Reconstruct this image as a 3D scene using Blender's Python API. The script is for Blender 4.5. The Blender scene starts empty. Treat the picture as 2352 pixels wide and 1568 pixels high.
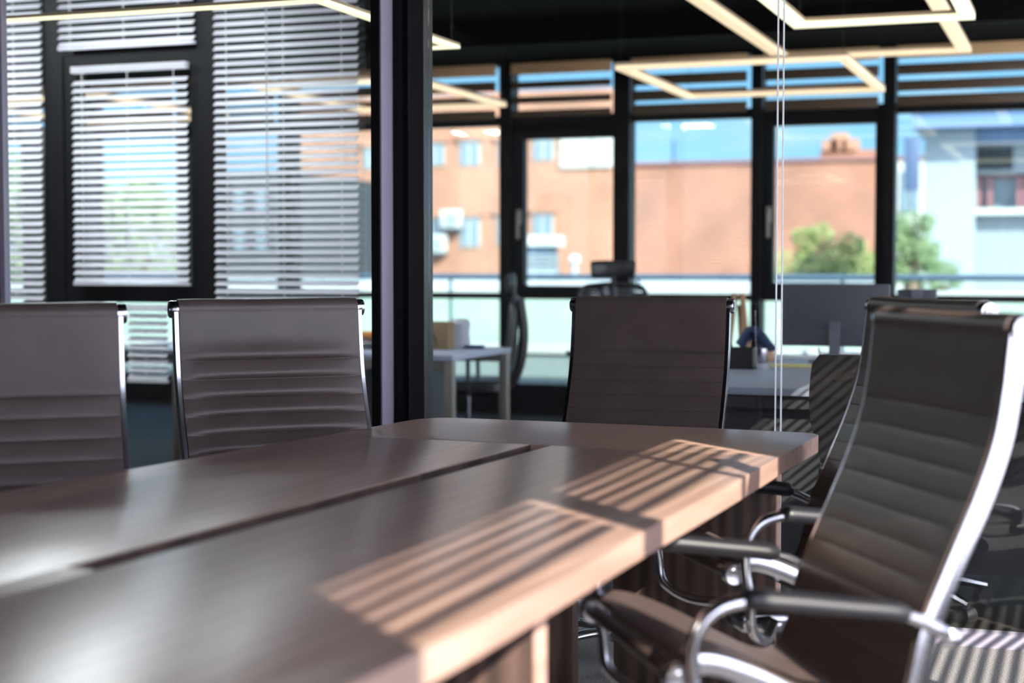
import bpy, bmesh, math, random
from mathutils import Vector, Matrix
random.seed(7)
C = bpy.context.scene.collection
PI = math.pi
R = math.radians

# ---------------------------------------------------------------- camera
FPX = 3650.0; H = 1.20; YAW = R(20); TH = math.atan((784-612)/FPX)
Fv = Vector((-math.sin(YAW)*math.cos(TH), math.cos(YAW)*math.cos(TH), -math.sin(TH)))
Rv = Vector((math.cos(YAW), math.sin(YAW), 0))
Uv = Rv.cross(Fv)
cam = bpy.data.cameras.new('camera'); co = bpy.data.objects.new('camera', cam); C.objects.link(co)
m = Matrix((Rv, Uv, -Fv)).transposed().to_4x4(); m.translation = (0, 0, H); co.matrix_world = m
cam.sensor_width = 36.0; cam.lens = FPX/2352*36; cam.clip_end = 500; cam.clip_start = .05
cam.dof.use_dof = True; cam.dof.focus_distance = 4.75; cam.dof.aperture_fstop = 2.0; cam.dof.aperture_blades = 0
bpy.context.scene.camera = co

# ---------------------------------------------------------------- world, sun, exposure
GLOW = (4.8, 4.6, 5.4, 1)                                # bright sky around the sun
w = bpy.data.worlds.new('sky'); bpy.context.scene.world = w; w.use_nodes = True
nt = w.node_tree; nt.nodes.clear()
def wn(t, **k):
    n = nt.nodes.new(t)
    for a, b in k.items(): setattr(n, a, b)
    return n
out = wn('ShaderNodeOutputWorld'); bg = wn('ShaderNodeBackground'); bg.inputs['Strength'].default_value = 1.15
tc = wn('ShaderNodeTexCoord'); sep = wn('ShaderNodeSeparateXYZ')
rp = wn('ShaderNodeValToRGB')
e = rp.color_ramp.elements
e[0].position = 0.0; e[0].color = (1.0, 1.08, 1.12, 1)
e[1].position = .06; e[1].color = (.40, .74, 1.06, 1)
x = e.new(.16); x.color = (.24, .56, 1.0, 1)
x = e.new(.6); x.color = (.16, .36, .80, 1)
mp = wn('ShaderNodeMapping'); mp.inputs['Scale'].default_value = (3, 3, 9)
nz = wn('ShaderNodeTexNoise'); nz.inputs['Scale'].default_value = 1.6; nz.inputs['Detail'].default_value = 5
r2 = wn('ShaderNodeValToRGB'); r2.color_ramp.elements[0].position = .54; r2.color_ramp.elements[1].position = .80
mx = wn('ShaderNodeMix', data_type='RGBA'); mx.inputs[7].default_value = (.86, .90, .95, 1)
L = nt.links.new
L(tc.outputs['Generated'], sep.inputs[0]); L(sep.outputs[2], rp.inputs[0])
L(tc.outputs['Generated'], mp.inputs[0]); L(mp.outputs[0], nz.inputs['Vector']); L(nz.outputs[0], r2.inputs[0])
L(r2.outputs[0], mx.inputs[0]); L(rp.outputs[0], mx.inputs[6]); 
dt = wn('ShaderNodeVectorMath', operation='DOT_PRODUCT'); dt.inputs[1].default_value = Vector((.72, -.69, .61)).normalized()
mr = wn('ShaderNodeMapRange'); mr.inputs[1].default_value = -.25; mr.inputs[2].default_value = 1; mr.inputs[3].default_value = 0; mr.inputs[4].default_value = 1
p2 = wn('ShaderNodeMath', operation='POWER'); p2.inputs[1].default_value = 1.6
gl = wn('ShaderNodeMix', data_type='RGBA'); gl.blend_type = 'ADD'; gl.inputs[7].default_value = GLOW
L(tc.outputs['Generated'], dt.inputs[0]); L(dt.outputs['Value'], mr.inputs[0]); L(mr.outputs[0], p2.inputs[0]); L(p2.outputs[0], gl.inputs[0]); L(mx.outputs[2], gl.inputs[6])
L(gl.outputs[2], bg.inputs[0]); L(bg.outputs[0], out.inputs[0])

TAN_EL = .61
sd = Vector((.72, -.69, TAN_EL)).normalized()          # towards the sun
sl = bpy.data.lights.new('sun', 'SUN'); sl.energy = 15.0; sl.angle = R(.35); sl.color = (1, .90, .78)
so = bpy.data.objects.new('sun', sl); C.objects.link(so)
so.rotation_euler = sd.to_track_quat('Z', 'Y').to_euler(); so.location = (20, -20, 20)
sc = bpy.context.scene
sc.view_settings.view_transform = 'Standard'; sc.view_settings.look = 'None'
sc.view_settings.exposure = 0.6; sc.view_settings.gamma = 1.0; sc.view_settings.use_curve_mapping = False

# ---------------------------------------------------------------- helpers
def ray(px, py): return Fv + (px-1176)/FPX*Rv + (784-py)/FPX*Uv
def PY(px, py, Y):
    d = ray(px, py); t = Y/d.y; return (d.x*t, H+d.z*t)          # world x, z on the plane y=Y
def PZ(px, py, z):
    d = ray(px, py); t = (z-H)/d.z; return (d.x*t, d.y*t)

def mat(name, col, rough=.5, metal=0, emit=None, es=0, noise=None, bump=0, bscale=60, coat=0, spec=None, trans=0, sheen=0):
    m = bpy.data.materials.new(name); m.use_nodes = True
    n = m.node_tree; p = n.nodes['Principled BSDF']
    p.inputs['Base Color'].default_value = (*col, 1); p.inputs['Roughness'].default_value = rough; p.inputs['Metallic'].default_value = metal
    if coat: p.inputs['Coat Weight'].default_value = coat; p.inputs['Coat Roughness'].default_value = .15
    if spec is not None: p.inputs['Specular IOR Level'].default_value = spec
    if emit: p.inputs['Emission Color'].default_value = (*emit, 1); p.inputs['Emission Strength'].default_value = es
    t = n.nodes.new('ShaderNodeTexCoord')
    if noise:
        s, col2, lo, hi = noise
        z = n.nodes.new('ShaderNodeTexNoise'); z.inputs['Scale'].default_value = s; z.inputs['Detail'].default_value = 6
        r = n.nodes.new('ShaderNodeValToRGB'); r.color_ramp.elements[0].position = lo; r.color_ramp.elements[1].position = hi
        r.color_ramp.elements[0].color = (*col, 1); r.color_ramp.elements[1].color = (*col2, 1)
        n.links.new(t.outputs['Object'], z.inputs['Vector']); n.links.new(z.outputs[0], r.inputs[0]); n.links.new(r.outputs[0], p.inputs['Base Color'])
    if bump:
        z = n.nodes.new('ShaderNodeTexNoise'); z.inputs['Scale'].default_value = bscale; z.inputs['Detail'].default_value = 4
        b = n.nodes.new('ShaderNodeBump'); b.inputs['Strength'].default_value = bump; b.inputs['Distance'].default_value = .002
        n.links.new(t.outputs['Object'], z.inputs['Vector']); n.links.new(z.outputs[0], b.inputs['Height']); n.links.new(b.outputs[0], p.inputs['Normal'])
    if trans:
        o = n.nodes['Material Output']; tr = n.nodes.new('ShaderNodeBsdfTranslucent'); tr.inputs[0].default_value = (*col, 1)
        ms = n.nodes.new('ShaderNodeMixShader'); ms.inputs[0].default_value = trans
        n.links.new(p.outputs[0], ms.inputs[1]); n.links.new(tr.outputs[0], ms.inputs[2]); n.links.new(ms.outputs[0], o.inputs[0])
    return m

def wood(name, c1, c2, c3, axis=1, rough=.36, scale=1.0):
    m = bpy.data.materials.new(name); m.use_nodes = True
    n = m.node_tree; p = n.nodes['Principled BSDF']; N = n.nodes.new; K = n.links.new
    t = N('ShaderNodeTexCoord'); mp = N('ShaderNodeMapping')
    s = [26*scale]*3; s[axis] = 1.6*scale; mp.inputs['Scale'].default_value = s
    z = N('ShaderNodeTexNoise'); z.inputs['Scale'].default_value = 1.0; z.inputs['Detail'].default_value = 8; z.inputs['Distortion'].default_value = .6
    mp2 = N('ShaderNodeMapping'); s2 = [5*scale]*3; s2[axis] = .5*scale; mp2.inputs['Scale'].default_value = s2
    wv = N('ShaderNodeTexWave'); wv.bands_direction = 'XYZ'[0 if axis != 0 else 1]; wv.inputs['Scale'].default_value = 1.4; wv.inputs['Distortion'].default_value = 7; wv.inputs['Detail'].default_value = 3; wv.inputs['Detail Scale'].default_value = 1.3
    K(t.outputs['Object'], mp.inputs[0]); K(t.outputs['Object'], mp2.inputs[0]); K(mp.outputs[0], z.inputs['Vector']); K(mp2.outputs[0], wv.inputs['Vector'])
    a = N('ShaderNodeMix'); a.data_type = 'FLOAT'; a.inputs[0].default_value = .30; K(z.outputs[0], a.inputs[2]); K(wv.outputs[1], a.inputs[3])
    r = N('ShaderNodeValToRGB'); e = r.color_ramp.elements; e[0].position = .3; e[0].color = (*c1, 1); e[1].position = .72; e[1].color = (*c3, 1); k = e.new(.5); k.color = (*c2, 1)
    K(a.outputs[0], r.inputs[0]); K(r.outputs[0], p.inputs['Base Color'])
    b = N('ShaderNodeBump'); b.inputs['Strength'].default_value = .04; b.inputs['Distance'].default_value = .001; K(z.outputs[0], b.inputs['Height']); K(b.outputs[0], p.inputs['Normal'])
    p.inputs['Roughness'].default_value = rough
    return m

def glass(name, tint=(1, 1, 1), ior=1.5, rough=0):
    m = bpy.data.materials.new(name); m.use_nodes = True; n = m.node_tree; n.nodes.clear(); N = n.nodes.new; K = n.links.new
    o = N('ShaderNodeOutputMaterial'); ms = N('ShaderNodeMixShader'); lw = N('ShaderNodeLayerWeight'); lw.inputs[0].default_value = .5
    f0 = ((ior-1)/(ior+1))**2
    pw_ = N('ShaderNodeMath'); pw_.operation = 'POWER'; pw_.inputs[1].default_value = 5
    f = N('ShaderNodeMath'); f.operation = 'MULTIPLY_ADD'; f.inputs[1].default_value = 1-f0; f.inputs[2].default_value = f0
    K(lw.outputs['Facing'], pw_.inputs[0]); K(pw_.outputs[0], f.inputs[0])
    t = N('ShaderNodeBsdfTransparent'); t.inputs[0].default_value = (*tint, 1); g = N('ShaderNodeBsdfGlossy'); g.inputs['Roughness'].default_value = rough
    K(f.outputs[0], ms.inputs[0]); K(t.outputs[0], ms.inputs[1]); K(g.outputs[0], ms.inputs[2]); K(ms.outputs[0], o.inputs[0])
    return m

def brick(name, c1, c2, mort, sc_=1.0):
    m = bpy.data.materials.new(name); m.use_nodes = True; n = m.node_tree; p = n.nodes['Principled BSDF']; N = n.nodes.new; K = n.links.new
    t = N('ShaderNodeTexCoord'); s = N('ShaderNodeSeparateXYZ'); c = N('ShaderNodeCombineXYZ'); b = N('ShaderNodeTexBrick')
    K(t.outputs['Object'], s.inputs[0]); K(s.outputs[0], c.inputs[0]); K(s.outputs[2], c.inputs[1]); K(c.outputs[0], b.inputs[0])
    b.inputs['Scale'].default_value = sc_; b.inputs['Color1'].default_value = (*c1, 1); b.inputs['Color2'].default_value = (*c2, 1); b.inputs['Mortar'].default_value = (*mort, 1)
    b.inputs['Mortar Size'].default_value = .012; b.inputs['Brick Width'].default_value = .25; b.inputs['Row Height'].default_value = .075
    z = N('ShaderNodeTexNoise'); z.inputs['Scale'].default_value = .35; z.inputs['Detail'].default_value = 5; K(t.outputs['Object'], z.inputs['Vector'])
    r = N('ShaderNodeValToRGB'); r.color_ramp.elements[0].position = .35; r.color_ramp.elements[1].position = .65; r.color_ramp.elements[0].color = (.80, .78, .76, 1); r.color_ramp.elements[1].color = (1.15, 1.1, 1.05, 1); K(z.outputs[0], r.inputs[0])
    mx = N('ShaderNodeMix'); mx.data_type = 'RGBA'; mx.blend_type = 'MULTIPLY'; mx.inputs[0].default_value = 1; K(b.outputs[0], mx.inputs[6]); K(r.outputs[0], mx.inputs[7]); K(mx.outputs[2], p.inputs['Base Color'])
    p.inputs['Roughness'].default_value = .9
    return m

M = {}
M['walnut'] = wood('walnut', (.255, .160, .126), (.315, .202, .162), (.38, .25, .203), 1, .28)
M['walnut_x'] = wood('walnut_cross', (.25, .157, .122), (.305, .195, .154), (.365, .238, .19), 0, .28)
for k_ in ('walnut', 'walnut_x'): M[k_].node_tree.nodes['Principled BSDF'].inputs['Specular IOR Level'].default_value = .85
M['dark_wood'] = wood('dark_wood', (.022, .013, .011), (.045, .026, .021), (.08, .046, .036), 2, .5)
M['leather'] = mat('grey_brown_leather', (.060, .043, .040), .42, bump=.2, bscale=420, noise=(9, (.074, .054, .050), .35, .7))
M['leather'].node_tree.nodes['Principled BSDF'].inputs['Specular IOR Level'].default_value = .38
M['seam'] = mat('seam_thread', (.03, .022, .022), .8)
M['chrome'] = mat('polished_aluminium', (.43, .43, .47), .2, 1)
M['pad'] = mat('black_arm_pad', (.008, .008, .011), .42, spec=.35)
M['black_plastic'] = mat('black_plastic', (.018, .018, .02), .45)
M['black_leather'] = mat('black_leather', (.022, .020, .022), .45, bump=.2, bscale=300)
M['frame'] = mat('black_window_frame', (.004, .0042, .0055), .5, spec=.2)
M['post'] = mat('anodised_dark_profile', (.028, .027, .030), .35, .3)
M['post_face'] = mat('grey_rail_and_lit_post_side', (.30, .28, .35), .45, 0)  # grey rails; on the posts, side-window light put into the colour
M['ceiling'] = mat('black_ceiling', (.004, .004, .0045), .95, spec=.1)
M['darkwall'] = mat('dark_wall', (.045, .043, .045), .8)
M['warmwall'] = mat('pale_wall', (.5, .48, .46), .8)
M['carpet'] = mat('grey_carpet', (.10, .097, .10), .98, noise=(260, (.30, .285, .29), .40, .62), bump=.6, bscale=300)
M['office_floor'] = wood('dark_plank_floor', (.012, .010, .009), (.022, .018, .015), (.036, .030, .024), 1, .6, .5); M['office_floor'].node_tree.nodes['Principled BSDF'].inputs['Specular IOR Level'].default_value = .15
M['glass'] = glass('clear_glass', (.97, .985, .98))
M['glass_f'] = glass('facade_glass', (.88, .95, .94), 2.0)
M['glass_edge'] = mat('glass_edge_seal', (.75, .76, .78), .25)
M['led'] = mat('led_diffuser', (.9, .8, .6), .5, emit=(1, .72, .42), es=.58)
M['led_hot'] = mat('bright_led_diffuser', (.9, .85, .7), .5, emit=(1, .92, .60), es=.8)
M['panel'] = mat('fill_panel_glow', (.9, .9, .9), .5, emit=(.92, .97, 1), es=26)  # glow of the added panels above the blinds
M['led_body'] = mat('lamp_body', (.55, .40, .26), .5)
M['slat_w'] = mat('white_slat', (.80, .80, .84), .4, trans=.6)
M['slat_w2'] = mat('white_slat_room', (.75, .75, .76), .4)
M['slat_b'] = mat('brown_slat', (.085, .052, .030), .5)
M['blindbox'] = mat('beige_brown_blind_box', (.60, .38, .20), .6)
M['desk'] = mat('white_desk_top', (.34, .37, .46), .4)
M['desk_leg'] = mat('pale_beige_leg', (.24, .22, .19), .5)
M['cabinet'] = mat('graphite_cabinet', (.045, .045, .052), .5)
M['screen'] = mat('monitor_back', (.065, .067, .082), .5)
M['screen2'] = mat('monitor_edge', (.12, .12, .15), .4)
M['paper'] = mat('paper', (.75, .76, .80), .8)
M['paper_y'] = mat('yellow_paper', (.55, .50, .18), .8)
M['kraft'] = mat('kraft_paper', (.22, .15, .08), .8)
M['white_plastic'] = mat('white_plastic', (.38, .38, .42), .5)
M['orange'] = mat('orange_card', (.60, .22, .04), .7)
M['yellowgreen'] = mat('yellow_green_card', (.55, .60, .05), .6)
M['vase'] = mat('sandy_ceramic', (.42, .36, .26), .6)
M['bluefab'] = mat('navy_cloth', (.02, .04, .11), .7)
M['tan'] = mat('tan_card', (.42, .25, .14), .7)
M['mint'] = mat('mint_render', (.21, .30, .27), .8, noise=(2, (.25, .34, .31), .3, .7))
M['mint2'] = mat('grey_ledge', (.13, .17, .18), .8)
M['terrace'] = mat('terrace_paving', (.18, .21, .21), .8)
M['whitepaint'] = mat('white_paint', (.30, .33, .34), .6)
M['brick'] = brick('orange_brick', (.225, .098, .064), (.195, .080, .050), (.23, .14, .11))
M['brickpale'] = brick('pale_orange_brick', (.265, .128, .086), (.235, .108, .070), (.26, .17, .125))
M['bluewall'] = mat('pale_blue_render', (.19, .235, .265), .85)
M['bluewall2'] = mat('pale_grey_render', (.165, .20, .225), .85)
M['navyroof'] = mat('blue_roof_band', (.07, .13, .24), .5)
M['navy'] = mat('dark_blue_metal', (.035, .06, .12), .5)
M['greywall'] = mat('dark_grey_render', (.014, .021, .026), .85)
M['winframe'] = mat('maroon_window_frame', (.16, .07, .08), .5)
M['winwhite'] = mat('white_window_frame', (.30, .325, .31), .5)
M['darkglass'] = mat('dark_window_glass', (.10, .15, .19), .15)
M['rail'] = mat('blue_grey_rail', (.045, .08, .12), .4, .3)
M['leaf'] = mat('tree_leaf', (.13, .19, .055), .7, noise=(1.2, (.23, .28, .11), .4, .6), trans=.2)
M['leaf2'] = mat('dark_tree_leaf', (.07, .13, .05), .7, noise=(1.2, (.15, .21, .10), .4, .6), trans=.2)
M['bark'] = mat('bark', (.10, .07, .05), .9)
M['ground'] = mat('far_ground', (.12, .14, .11), .9)

class MB:
    """collects geometry for one mesh"""
    def __init__(s): s.bm = bmesh.new()
    def box(s, x0, x1, y0, y1, z0, z1, bevel=0, mtx=None, seg=2):
        r = bmesh.ops.create_cube(s.bm, size=1)['verts']
        sx, sy, sz = abs(x1-x0), abs(y1-y0), abs(z1-z0)
        for v in r: v.co = Vector(((x0+x1)/2+v.co.x*sx, (y0+y1)/2+v.co.y*sy, (z0+z1)/2+v.co.z*sz))
        if bevel:
            es = list({e for v in r for e in v.link_edges})
            g = bmesh.ops.bevel(s.bm, geom=es, offset=bevel, segments=seg, affect='EDGES', profile=.5)
            r = list({v for f in g['faces'] for v in f.verts} | {v for v in r if v.is_valid})
        if mtx is not None:
            for v in r: v.co = mtx @ v.co
        return s
    def sweep(s, path, prof, closed_caps=True, up=Vector((1, 0, 0)), scale=None):
        """sweep a closed 2D profile [(a,b)] along a 3D path; a along 'up', b across"""
        P = [Vector(p) for p in path]; rings = []
        for i, p in enumerate(P):
            t = (P[min(i+1, len(P)-1)]-P[max(i-1, 0)]).normalized()
            u = up - t*up.dot(t)
            if u.length < 1e-3: u = Vector((0, 0, 1)) - t*t.z
            u.normalize(); w_ = t.cross(u); k = scale[i] if scale else 1
            rings.append([s.bm.verts.new(p+u*a*k+w_*b*k) for a, b in prof])
        n = len(prof)
        for i in range(len(rings)-1):
            for j in range(n):
                s.bm.faces.new((rings[i][j], rings[i][(j+1) % n], rings[i+1][(j+1) % n], rings[i+1][j]))
        if closed_caps:
            s.bm.faces.new(rings[0][::-1]); s.bm.faces.new(rings[-1])
        return s
    def tube(s, path, r, n=12, scale=None, up=Vector((1, 0, 0))):
        return s.sweep(path, [(r*math.cos(2*PI*k/n), r*math.sin(2*PI*k/n)) for k in range(n)], up=up, scale=scale)
    def cyl(s, a, b, r, n=24, r2=None):
        a, b = Vector(a), Vector(b); t = (b-a).normalized(); up = Vector((0, 0, 1)) if abs(t.z) < .9 else Vector((1, 0, 0))
        return s.sweep([a, b], [(r*math.cos(2*PI*k/n), r*math.sin(2*PI*k/n)) for k in range(n)], up=up, scale=[1, (r2/r if r2 else 1)])
    def lathe(s, prof, c=(0, 0, 0), n=28, axis='Z'):
        c = Vector(c); rings = []
        for r, h in prof:
            ring = []
            for k in range(n):
                a = 2*PI*k/n; q = Vector((r*math.cos(a), r*math.sin(a), h))
                if axis == 'X': q = Vector((h, q.x, q.y))
                if axis == 'Y': q = Vector((q.x, h, q.y))
                ring.append(s.bm.verts.new(c+q))
            rings.append(ring)
        for i in range(len(rings)-1):
            for k in range(n): s.bm.faces.new((rings[i][k], rings[i][(k+1) % n], rings[i+1][(k+1) % n], rings[i+1][k]))
        s.bm.faces.new(rings[0][::-1]); s.bm.faces.new(rings[-1]); return s
    def prism(s, poly, z0, z1, bevel=0):
        lo = [s.bm.verts.new((x, y, z0)) for x, y in poly]; hi = [s.bm.verts.new((x, y, z1)) for x, y in poly]
        n = len(poly); s.bm.faces.new(lo[::-1]); top = s.bm.faces.new(hi)
        for k in range(n): s.bm.faces.new((lo[k], lo[(k+1) % n], hi[(k+1) % n], hi[k]))
        if bevel: bmesh.ops.bevel(s.bm, geom=list(top.edges), offset=bevel, segments=3, affect='EDGES', profile=.5)
        return s
    def build(s, name, m, parent=None, smooth=True, angle=35):
        bmesh.ops.recalc_face_normals(s.bm, faces=s.bm.faces[:])
        me = bpy.data.meshes.new(name); s.bm.to_mesh(me); s.bm.free()
        for q in (m if isinstance(m, (list, tuple)) else [m]): me.materials.append(q)
        if smooth:
            me.shade_smooth(); me.set_sharp_from_angle(angle=R(angle))
        o = bpy.data.objects.new(name, me); C.objects.link(o)
        if parent is not None: o.parent = parent
        return o

def tag(o, label=None, cat=None, group=None, kind=None):
    if label: o['label'] = label
    if cat: o['category'] = cat
    if group: o['group'] = group
    if kind: o['kind'] = kind
    return o
def thing(name, label, cat, loc=(0, 0, 0), rz=0, group=None):
    o = bpy.data.objects.new(name, None); C.objects.link(o); o.location = loc; o.rotation_euler = (0, 0, rz); o.empty_display_size = .1
    return tag(o, label, cat, group)
def struct(name, mb, m, parent=None, smooth=False):
    o = mb.build(name, m, parent, smooth)
    if parent is None: o['kind'] = 'structure'
    return o
def sroot(name):
    o = bpy.data.objects.new(name, None); C.objects.link(o); o['kind'] = 'structure'; return o
def copy_tree(o, loc=None, rz=None, label=None, parent=None):
    c = o.copy(); C.objects.link(c)
    if parent is not None: c.parent = parent
    for ch in list(o.children): copy_tree(ch, parent=c)
    if loc is not None: c.location = loc
    if rz is not None: c.rotation_euler = (0, 0, rz)
    if label: c['label'] = label
    return c
def smooth_path(pts, n=6):
    """Catmull-Rom through pts"""
    P = [Vector(p) for p in pts]; P = [P[0]*2-P[1]]+P+[P[-1]*2-P[-2]]; o = []
    for i in range(1, len(P)-2):
        a, b, c, d = P[i-1:i+3]
        for k in range(n):
            t = k/n
            o.append(.5*((2*b)+(c-a)*t+(2*a-5*b+4*c-d)*t*t+(3*b-a-3*c+d)*t**3))
    o.append(P[-2]); return o

# ================================================================ SETTING
YG = 5.20; YF = 12.2; YB = 7.3; XW = 1.3; CZ = 2.85
struct('floor', MB().box(-4.2, XW, -3.2, YG, -.1, 0), M['carpet'])
struct('floor', MB().box(-9.8, XW, YG, YF+.1, -.1, -.001), M['office_floor'])
struct('ceiling', MB().box(-9.8, XW+.1, -3.3, YF+.1, CZ, CZ+.15), M['ceiling'])
struct('wall_back', MB().box(-4.2, XW+.1, -3.35, -3.2, 0, CZ), M['darkwall'])
struct('wall_left', MB().box(-4.35, -4.2, -3.35, YG, 0, CZ), M['darkwall'])
struct('wall_office_left', MB().box(-9.95, -9.8, YG, YF+.1, 0, CZ), M['darkwall'])
struct('wall_office_back', MB().box(-9.8, -4.2, YG-.15, YG, 0, CZ), M['darkwall'])

# ---- right wall: sill, head, mullions, glass, short venetian blinds
ZH = 2.75; WT = .05; ZS = .25
rw = MB(); rw.box(XW, XW+WT, -3.3, YF+.1, 0, ZS); rw.box(XW, XW+WT, -3.3, YF+.1, ZH, CZ)
spans = [(-2.60, -1.70), (-.296, .677), (.75, 1.82), (2.08, 2.95), (3.02, 4.05), (4.15, 5.10), (5.3, 6.3), (6.4, 7.4), (7.5, 8.5), (8.6, 9.6), (9.7, 10.7), (10.8, 11.8)]
prev = -3.3
for a, b in spans: rw.box(XW, XW+WT, prev, a, ZS, ZH); prev = b
rw.box(XW, XW+WT, prev, YF+.1, ZS, ZH)
struct('wall_right', rw, M['frame'])
for i, (a, b) in enumerate(spans):
    wr = sroot('window_%d' % (i+1))
    struct('window_pane', MB().box(XW+.02, XW+.03, a, b, ZS, ZH), M['glass'], wr)
    fr = MB()
    for y in (a, b-.008): fr.box(XW+.01, XW+.045, y, y+.008, ZS, ZH)
    fr.box(XW+.01, XW+.045, a+.008, b-.008, ZH-.008, ZH); fr.box(XW+.01, XW+.045, a+.008, b-.008, ZS, ZS+.04)
    if i == 2: fr.box(XW+.03, XW+.045, 1.39, 1.42, ZS, ZH)
    struct('window_frame', fr, M['frame'], wr)
    if i < 12:
        bl = thing('venetian_blind', 'white venetian blind drawn a short way down the sunlit side window' if i < 3 else 'full white venetian blind on a side window beyond the long table', 'blind', (XW-.035, (a+b)/2, 0), 0, 'short blinds on the side windows beside the table')
        w_ = (b-a)-.01; low = 2.478 if i < 3 else ZS+.06
        MB().box(-.02, .02, -w_/2, w_/2, ZH+.0, ZH+.035).build('headrail', M['slat_w2'], bl)
        s_ = MB(); z = ZH-.055
        while z > low+.018:
            s_.box(-.021, .021, -w_/2, w_/2, -.0012, .0012, mtx=Matrix.Translation((0, 0, z)) @ Matrix.Rotation(R(-14 if i in (0, 1, 2, 4) else 2), 4, 'Y')); z -= .0405
        s_.build('slats', M['slat_w2'], bl, False)
        MB().box(-.012, .012, -w_/2, w_/2, low, low+.012).build('bottom_rail', M['slat_w2'], bl)

# ---- glass partition in front of the office
GX = {k: PY(k, 600, YG)[0] for k in (0, 5, 18, 885, 905, 918, 960, 985, 1783, 1797)}
pt = MB()
pt.box(-4.2, XW, YG-.03, YG+.03, 0, .045); pt.box(-4.2, XW, YG-.03, YG+.03, CZ-.05, CZ)
struct('trim_1', pt, M['post_face'])
p1 = sroot('trim_2')
struct('post_core', MB().box(GX[885], GX[885]+.036, YG-.12, YG+.04, .045, CZ-.05, .003), M['frame'], p1)
struct('post_face', MB().box(GX[885]+.036, GX[885]+.040, YG-.115, YG+.035, .045, CZ-.05), M['post_face'], p1)  # window-lit side of the black post, painted as a paler face
struct('post_groove', MB().box(GX[885]+.040, GX[960]-.02, YG-.02, YG+.035, .045, CZ-.05).box(GX[885]+.062, GX[885]+.082, YG-.03, YG-.02, .045, CZ-.05), M['frame'], p1)
struct('post_edge', MB().box(GX[960]-.02, GX[985], YG-.04, YG+.04, .045, CZ-.05, .003), M['post'], p1)
p2 = sroot('trim_3')
struct('post_core', MB().box(-4.2, GX[5], YG-.045, YG+.04, .045, CZ-.05), M['frame'], p2)
struct('post_face', MB().box(GX[5], GX[18]-.004, YG-.015, YG+.02, .045, CZ-.05), M['post_face'], p2)  # same painted lit side on the left post
panes = [(GX[18], GX[885]), (GX[985], GX[1783]), (GX[1797], .55), (.565, XW)]
for i, (a, b) in enumerate(panes):
    o = struct('glass_partition', MB().box(a+.001, b-.001, YG-.005, YG+.005, .045, CZ-.05), M['glass'])
jt = MB(); jt.box(GX[1783]-.001, GX[1783]+.0025, YG-.0065, YG+.0065, .045, CZ-.05); jt.box(GX[1797]-.0025, GX[1797]+.001, YG-.0065, YG+.0065, .045, CZ-.05)
struct('trim_4', jt, M['glass_edge'])

# ---- facade: mullions, transoms, sashes, glass, brown blinds
def fx(p): return PY(p, 500, YF)[0]
mull = [(-9.6, -9.5), (-8.55, -8.42), (-7.55, -7.42), (-6.55, -6.42), (-5.58, -5.45), (fx(1152), fx(1180)), (fx(1412), fx(1450)), (fx(1727), fx(1752)), (fx(2028), fx(2056)), (-.42, -.30), (.62, .74), (1.2, 1.3)]
ZT0, ZT1, ZL0, ZL1, ZB = 2.345, 2.42, .935, .985, .20
struct('wall_front', MB().box(-9.8, XW+.1, YF, YF+.14, -.1, ZB).box(-9.8, XW+.1, YF, YF+.14, 2.83, CZ), M['frame'])
for i, (a, b) in enumerate(mull): struct('trim_%d' % (10+i), MB().box(a, b, YF-.06, YF+.12, ZB, CZ, .004), M['frame'])
sash_bays = {5: (0, 1), 7: (1, 0)}
for i in range(len(mull)-1):
    a, b = mull[i][1], mull[i+1][0]
    wr = sroot('window_%d' % (20+i))
    fr = MB()
    fr.box(a, b, YF, YF+.09, ZT0, ZT1); fr.box(a, b, YF, YF+.09, ZL0, ZL1); fr.box(a, b, YF, YF+.09, ZB, ZB+.045)
    struct('window_frame', fr, M['frame'], wr)
    struct('window_pane', MB().box(a, b, YF+.045, YF+.055, ZB+.045, ZL0).box(a, b, YF+.045, YF+.055, ZL1, ZT0).box(a, b, YF+.045, YF+.055, ZT1, CZ-.02), M['glass_f'], wr)
    if i in sash_bays:
        x0 = fx(1205) if i == 5 else fx(1777); x1 = fx(1412) if i == 5 else fx(2010)
        zt = 2.228 if i == 5 else 2.275; zb = 1.047 if i == 5 else 1.075
        s_ = MB(); s_.box(a, x0, YF-.025, YF+.07, ZL1-.04, ZT0); s_.box(x1, b+.001, YF-.025, YF+.07, ZL1-.04, ZT0); s_.box(x0, x1, YF-.025, YF+.07, zt, ZT0); s_.box(x0, x1, YF-.025, YF+.07, ZL1-.04, zb)
        struct('window_sash', s_, M['frame'], wr)
        hx = (a+x0)/2 + .01
        h_ = MB(); h_.box(hx-.018, hx+.018, YF-.05, YF-.025, 1.54, 1.66, .006); h_.box(hx-.012, hx+.012, YF-.075, YF-.05, 1.42, 1.62, .006)
        struct('window_handle', h_, M['desk_leg'], wr)
    # brown wooden blind pulled up in the upper light
    bl = thing('wooden_blind', 'broad brown wooden blind slats across the upper window light', 'blind', ((a+b)/2, YF-.02, 0), 0, 'brown blinds along the top of the facade windows')
    if i == 5: bl['label'] = 'brown wooden blind with widest open slats, above the tilting window with pale handle'; del bl['group']
    w_ = b-a-(.05 if i != 5 else .02)
    ox = -.012
    MB().box(-w_/2+ox, w_/2+ox, -.045, .0, 2.745, 2.835, .004).build('blind_box', M['blindbox'], bl)
    s_ = MB(); hh = .056 if i == 5 else (.082 if i in (6, 7) else .078)
    for z in (2.66, 2.54, 2.43): s_.box(-w_/2+ox, w_/2+ox, -.036, -.012, z-hh/2, z+hh/2, .003)
    s_.build('slats', M['slat_b'], bl)

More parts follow.
